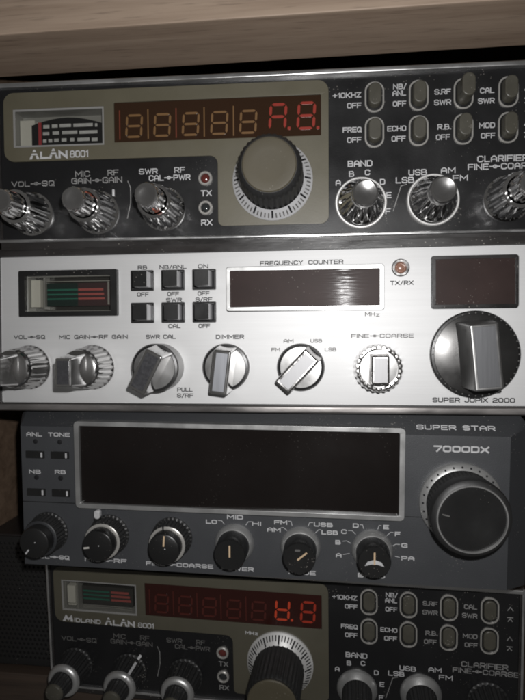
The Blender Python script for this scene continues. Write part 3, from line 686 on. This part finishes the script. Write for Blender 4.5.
# ------------------------------------------------------------------ the dark grey transceiver
def grey_radio():
    vb = 37.4
    root = thing('radio_transceiver', 'dark grey transceiver with wide blank black screen and big black dial at its right', 'radio', 'transceivers stacked in the cabinet')
    case_box(vb, -97.5, 95.5, -25.5, 36.4, root, CASE, front=-6, shrink=12)
    du0, du1, dv0, dv1 = -73.4, 52.2, -22.2, 12.0
    # front moulding: flat face, top and side chamfers sloping back
    hole = rrect(du0 + .8, du1 - .8, -19.4, dv1 - .8)
    b = MB(vb)
    b.prism([(-96.6, -19.5), (89.2, -19.5), (89.2, 10.9), (-96.6, 10.9)], GREY, -4, 0, [rrect(du0 + .8, du1 - .8, -19.2, 10.2)])
    b.prism([(-96.6, 11.25), (89.2, 11.25), (89.2, 36.8), (-96.6, 36.8)], GREY, -4, 0)
    b.box(-96.4, 89.0, 10.8, 11.4, -4, -.35, KNOB)
    b.build('faceplate', root)
    b = MB(vb)
    ou = [(-98.4, -23.5), (-95.4, -26.6), (93.5, -26.6), (97.0, -22.5), (97.0, 36.8), (-98.4, 36.8)]
    inn = [(-96.65, -19.55), (-96.6, -19.55), (89.25, -19.55), (89.25, -19.5), (89.25, 36.8), (-96.65, 36.8)]
    fr = [b.P(*p, 0.0) for p in inn]; bk = [b.P(*p, -4.6) for p in ou]; bb = [b.P(*p, -9) for p in ou]
    for i in range(5):
        b.face([fr[i], fr[i + 1], bk[i + 1], bk[i]], GREY_B); b.face([bk[i], bk[i + 1], bb[i + 1], bb[i]], GREY_B)
    b.face([fr[5], fr[0], bk[0], bk[5]], GREY_B); b.face([bk[5], bk[0], bb[0], bb[5]], GREY_B); b.face([fr[4], fr[5], bk[5], bk[4]], GREY_B)
    b.build('bezel', root, .25, 2)
    # the wide screen
    b = MB(vb)
    b.prism(rrect(du0, du1, dv0, dv1, 1.6), FRAME, -4.4, 2.2, [rrect(du0 + 1.9, du1 - 1.9, dv0 + 1.7, dv1 - 1.7, .7)])
    o = b.build('screen', root, .6, 3)
    b = MB(vb); b.box(du0 + 1.9, du1 - 1.9, dv0 + 1.7, dv1 - 1.7, -1, .7, WIN_K); b.build('window', o)
    # little buttons and lamps
    for u0, u1 in ((-94.6, -86.8), (-84.1, -76.6)):
        for v0 in (-9.6, 5.6):
            b = MB(vb); b.box(u0, u1, v0, v0 + 2.9, .02, .35, KNOB, .2); o = b.build('push_button', root, .1)
            b = MB(vb); b.box(u1 - 1.5, u1 - .8, v0 + .5, v0 + 2.5, .35, .5, WHITE, .15); b.build('mark', o)
    for u, v in ((-90.5, -13.4), (-80.4, -13.4), (-90.5, 1.1), (-80.4, 1.1)):
        b = MB(vb); b.lathe(u, v, [(.95, -.05), (.95, .12), (.7, .25), (0, .3)], INK, 20); b.build('indicator_lamp', root)
    # knobs
    for k, u in enumerate((-86.0, -60.8, -35.4)):
        v = 23.0; b = MB(vb)
        b.lathe(u, v, [(8.0, 0), (8.0, .6), (7.7, 1.0, 1), (7.3, 6.4, 1), (7.0, 7.0)], KNOB_M, ribs=30, depth=.07); o = b.build('control_knob', root)
        b = MB(vb); b.lathe(u, v, [(7.0, 6.6), (7.0, 7.1), (6.5, 7.4), (5.9, 7.4), (5.8, 7.0)], (RING if k else GREY_B), 64); b.build('ring', o)
        b = MB(vb); b.lathe(u, v, [(6.0, 6.8), (6.0, 10.4), (5.7, 11.2), (5.2, 11.5), (0, 11.6)], KNOB, 64); b.build('inner_knob', o)
        an = radians((218, 262, 4)[k]); b = MB(vb)
        d = Vector((sin(an), -cos(an))); n = Vector((d.y, -d.x)) * .3
        a = Vector((u, v)) + d * (1.4 if k == 2 else 3.2); e = Vector((u, v)) + d * 5.3
        b.prism([tuple(a - n), tuple(a + n), tuple(e + n), tuple(e - n)], (WHITE, CARD, TAN)[k], 11.45, 11.68); b.build('pointer', o)
        b = MB(vb); b.lathe(u + .6, v - .4, [(.22, 11.5), (.22, 11.68), (0, 11.7)], WHITE, 10); b.build('centre_dot', o)
        if k == 1:
            b = MB(vb); an = radians(-28)
            b.box(u - 4.6, u - 2.4, v - 10.6, v - 7.4, 1.6, 3.4, WHITE, .9); b.build('mark', o, .3)
            b = MB(vb); b.box(u - 4.9, u - 2.6, v - 7.6, v - 5.4, .5, 3.0, KNOB, .3); b.build('mark_tab', o, .2)
        if k == 2:
            b = MB(vb); b.box(u - 1.6, u - 1.0, v - 7.5, v - 5.9, 7.3, 7.55, INK); b.build('mark', o)
    for k, (u, an) in enumerate(((-10.9, 0), (14.4, 50), (41.0, 0))):
        v = 24.2; b = MB(vb)
        b.lathe(u, v, [(7.6, 0), (7.6, .5), (7.1, 2.0), (6.4, 2.8), (5.8, 2.9)], SATIN_D, 72); o = b.build('selector_knob', root)
        b = MB(vb); b.lathe(u, v, [(6.2, 2.6), (6.1, 4.0), (5.9, 9.6), (5.5, 10.4), (0, 10.5)], KNOB, 64); b.build('grip', o)
        a_ = radians(an); d = Vector((sin(a_), -cos(a_))); n = Vector((d.y, -d.x)) * .3
        a = Vector((u, v)) - d * .8; e = Vector((u, v)) + d * 3.6
        b = MB(vb); b.prism([tuple(a - n), tuple(a + n), tuple(e + n), tuple(e - n)], TAN, 10.4, 10.62); b.build('pointer', o)
        if k == 1:
            b = MB(vb); b.box(u - 1.5, u + .4, v - 3.4, v - 2.6, 10.4, 10.6, INK_F, .2); b.build('mark', o)
        if k == 2:
            b = MB(vb); b.prism([(u - 3.4, v + 1.4), (u - 2.4, v - .2), (u, v - 1.0), (u + 2.4, v - .2), (u + 3.4, v + 1.4), (u + 1, v + .7), (u - 1, v + .7)], WHITE, 10.4, 10.58); b.build('mark', o)
    # the big dial
    u, v = 72.2, 4.9
    b = MB(vb); b.lathe(u, v, [(14.7, 0), (14.7, 1.4), (14.4, 1.9), (12.5, 2.9), (12.3, 2.5)], SATIN_D, 96); dk = b.build('tuning_knob', root)
    b = MB(vb)
    for k in range(28):
        a = 2 * pi * k / 28; b.lathe(u + 13.5 * sin(a), v - 13.5 * cos(a), [(.36, 2.1), (.36, 2.6), (0, 2.65)], INK, 8)
    b.build('dial_dots', dk)
    b = MB(vb); b.lathe(u, v, [(12.4, 2.4), (12.4, 3.6, 1), (12.3, 9.5, 1), (12.6, 10.4), (13.2, 11.2), (13.4, 14.6), (13.0, 16.0), (12.0, 16.9), (11.5, 17.0)], KNOB_M, ribs=52, depth=.04); b.build('grip', dk)
    b = MB(vb); b.lathe(u, v, [(11.6, 16.4), (11.6, 17.1), (11.45, 17.3), (11.1, 17.3), (10.9, 16.6)], FRAME, 96); b.build('silver_ring', dk)
    b = MB(vb); b.lathe(u, v, [(11.0, 16.3), (10.95, 16.5), (10.4, 16.6), (7, 16.2), (0, 16.0)], KNOB, 96); b.build('cap', dk)
    b = MB(vb); b.prism([(u - 9.6, v - 1.5), (u - 7.2, v - .9), (u - 7.3, v - .5), (u - 9.7, v - 1.1)], INK_F, 16.3, 16.75); b.build('pointer', dk)
    # lettering
    b = lettering(vb)
    def t(s, u, v, w, hh=1.65, h=.06, m=WHITE): text(b, s, u, v, w, hh, h, m, .225)
    for s, u, v, w in (('ANL', -90.9, -16.2, 6.6), ('TONE', -80.6, -16.3, 9.0), ('NB', -91.1, -1.2, 4.9), ('RB', -80.5, -1.4, 4.5), ('VOL@SQ', -85.1, 33.4, 14.7), ('MIC@RF', -62.6, 33.6, 17.2), ('FINE@COARSE', -32.7, 33.9, 26.8),
                       ('POWER', -9.8, 34.2, 12.6), ('LO', -19.8, 16.1, 4.3), ('MID', -10.6, 13.9, 6.2), ('HI', -2.3, 16.1, 3.4), ('MODE', 15.0, 34.3, 10.2), ('AM', 4.3, 18.2, 5.1), ('FM', 6.9, 15.2, 4.9), ('USB', 22.9, 15.4, 7.0), ('LSB', 25.3, 18.3, 6.1),
                       ('BAND', 40.8, 34.1, 10.0), ('A', 28.7, 26.9, 2.1), ('B', 28.4, 21.9, 2.0), ('C', 30.6, 17.7, 2.0), ('D', 34.9, 15.2, 2.1), ('E', 46.0, 15.3, 2.0), ('F', 50.2, 17.7, 2.0), ('G', 52.7, 21.9, 2.2), ('PA', 54.0, 26.8, 4.7)):
        t(s, u, v, w)
    text(b, '7000DX', 72.2, -14.6, 19.4, 2.4, .06, WHITE, .24)
    for p in ([(-17.2, 15.4), (-15.8, 15.5), (-14.8, 16.8)], [(-4.3, 15.4), (-5.6, 15.5), (-6.4, 16.8)], [(9.8, 14.6), (10.8, 14.6), (11.2, 16.2)], [(7.2, 17.2), (8.0, 17.2), (9.2, 18.2)], [(19.0, 14.7), (17.8, 14.8), (17.2, 16.2)], [(22.0, 17.4), (21.2, 17.4), (20.0, 18.6)],
              [(30.4, 26.5), (32.6, 26.0)], [(30.2, 21.4), (31.6, 21.2), (33.0, 22.0)], [(32.2, 17.2), (33.6, 17.2), (34.8, 18.4)], [(36.5, 14.8), (37.4, 14.8), (37.8, 16.2)], [(44.2, 14.8), (43.4, 14.8), (43, 16.2)], [(48.6, 17.2), (47.6, 17.2), (46.4, 18.4)], [(51.0, 21.6), (49.6, 21.6), (48.6, 22.2)], [(51.0, 26.6), (49.4, 26.2)]):
        line(b, p, .2, WHITE)
    fix_flat(b.build('lettering', root))
    # maker's line on the sloping top chamfer
    b = lettering(0); text(b, 'SUPER STAR', 0, 0, 27.6, 1.9, 0, WHITE, .2)
    o = b.build('name_badge', root); fix_flat(o)
    tilt = math.atan2(4.6, 7.1)
    o.matrix_parent_inverse = Matrix(); o.location = (70.4 * MM, (2.0 * cos(tilt) * 0 + 1.75) * MM - .0001, (vb + 22.1) * MM); o.rotation_euler = (-tilt, 0, 0)
    return root, vb

P1 = (.079, .035, -.004, -1.418, -71.64, 204)
P2 = (.114, .0167, -.0036, 0, -10, 204)
P3 = (.119, .067, .005, 0, 50, 206)
P4 = (.165, .083, -.004, 2.4, 125.4, 234.87)
for (root, vb), pose in ((olive_radio(True), P1), (silver_radio(), P2), (grey_radio(), P3), (olive_radio(False), P4)):
    place(root, pose, vb)

# ------------------------------------------------------------------ cabinet and what stands beside the radios
def wbox(b, x0, x1, y0, y1, z0, z1, m):
    b.box(x0, x1, -z1, -z0, -y1, -y0, m)          # world millimetres
cab = thing('wooden_cabinet', 'brown wooden cabinet with a front rail above the stacked radios', 'cabinet')
zr = world((0, -126, 206)).z / MM; yr = world((0, -126, 206)).y / MM
b = MB(); wbox(b, -200, 200, yr, yr + 34, zr, zr + 90, WOOD); b.build('front_rail', cab, .8, 2)
b = MB(); wbox(b, -181, -165, yr + 4, 560, -18, zr + 90, WOOD_S); b.build('side_panel', cab, .8)
b = MB(); wbox(b, 160, 176, yr + 4, 560, -18, zr + 90, WOOD_S); b.build('side_panel', cab, .8)
b = MB(); wbox(b, -165, 160, 238, 560, -18, 0, WOOD_D); b.build('base_shelf', cab, .8)
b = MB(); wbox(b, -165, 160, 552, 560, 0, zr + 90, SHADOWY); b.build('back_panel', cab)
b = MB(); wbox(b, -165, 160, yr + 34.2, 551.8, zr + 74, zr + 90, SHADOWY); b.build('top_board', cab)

spk = thing('speaker_box', 'small black speaker with a perforated front, left of the lowest radio', 'speaker')
b = MB(); wbox(b, -163, -128, 244, 330, 0.2, 64, CASE); b.build('body', spk, 1.2, 3)
b = MB(); outer = rrect(-162.6, -128.4, -63.4, -1.2, 1)
holes = []
for r_ in range(26):
    for k in range(16):
        u = -161.2 + k * 2.2 + (1.1 if r_ % 2 else 0); v = -60 + r_ * 2.2
        if u < -129.8 and v < -2.6: holes.append([(u + .7 * cos(-2 * pi * q / 6), v + .7 * sin(-2 * pi * q / 6)) for q in range(6)])
b.prism(outer, MESH_K, -243.9, -242.9, holes); b.build('grille', spk)

# ------------------------------------------------------------------ camera, flash, dim room light
cam = bpy.data.cameras.new('camera'); co = bpy.data.objects.new('camera', cam); C.objects.link(co)
cam.sensor_fit = 'VERTICAL'; cam.sensor_height = 24; cam.lens = 545 / 700 * 24
cam.clip_start = 0.01; cam.clip_end = 20
R3 = FLIP @ W.transposed()                                  # camera axes in the world
M = Matrix((R3 @ Vector((1, 0, 0)), R3 @ Vector((0, -1, 0)), R3 @ Vector((0, 0, -1)))).transposed()
co.matrix_world = Matrix.Translation(world((0, 0, 0))) @ M.to_4x4()
cam.dof.use_dof = True; cam.dof.focus_distance = 0.204; cam.dof.aperture_fstop = 20
S.camera = co

fl = bpy.data.lights.new('phone_flash', 'AREA'); fl.shape = 'DISK'; fl.size = 0.005; fl.energy = 0.55; fl.color = (1.0, 0.99, 0.985)
fo = bpy.data.objects.new('phone_flash', fl); C.objects.link(fo)
fo.matrix_world = Matrix.Translation(world((9, -17, -1))) @ M.to_4x4()

wd = bpy.data.worlds.new('World'); S.world = wd; wd.use_nodes = True
bg = wd.node_tree.nodes['Background']; bg.inputs['Color'].default_value = (1.0, 0.97, 0.93, 1); bg.inputs['Strength'].default_value = 0.065

S.view_settings.view_transform = 'Standard'; S.view_settings.look = 'None'; S.view_settings.exposure = 0; S.view_settings.gamma = 1
S.render.engine = 'CYCLES'
S.cycles.use_denoising = True
S.cycles.filter_width = 2.1
S.cycles.max_bounces = 8; S.cycles.transparent_max_bounces = 8
S.cycles.sample_clamp_indirect = 4
S.cycles.blur_glossy = 0.3
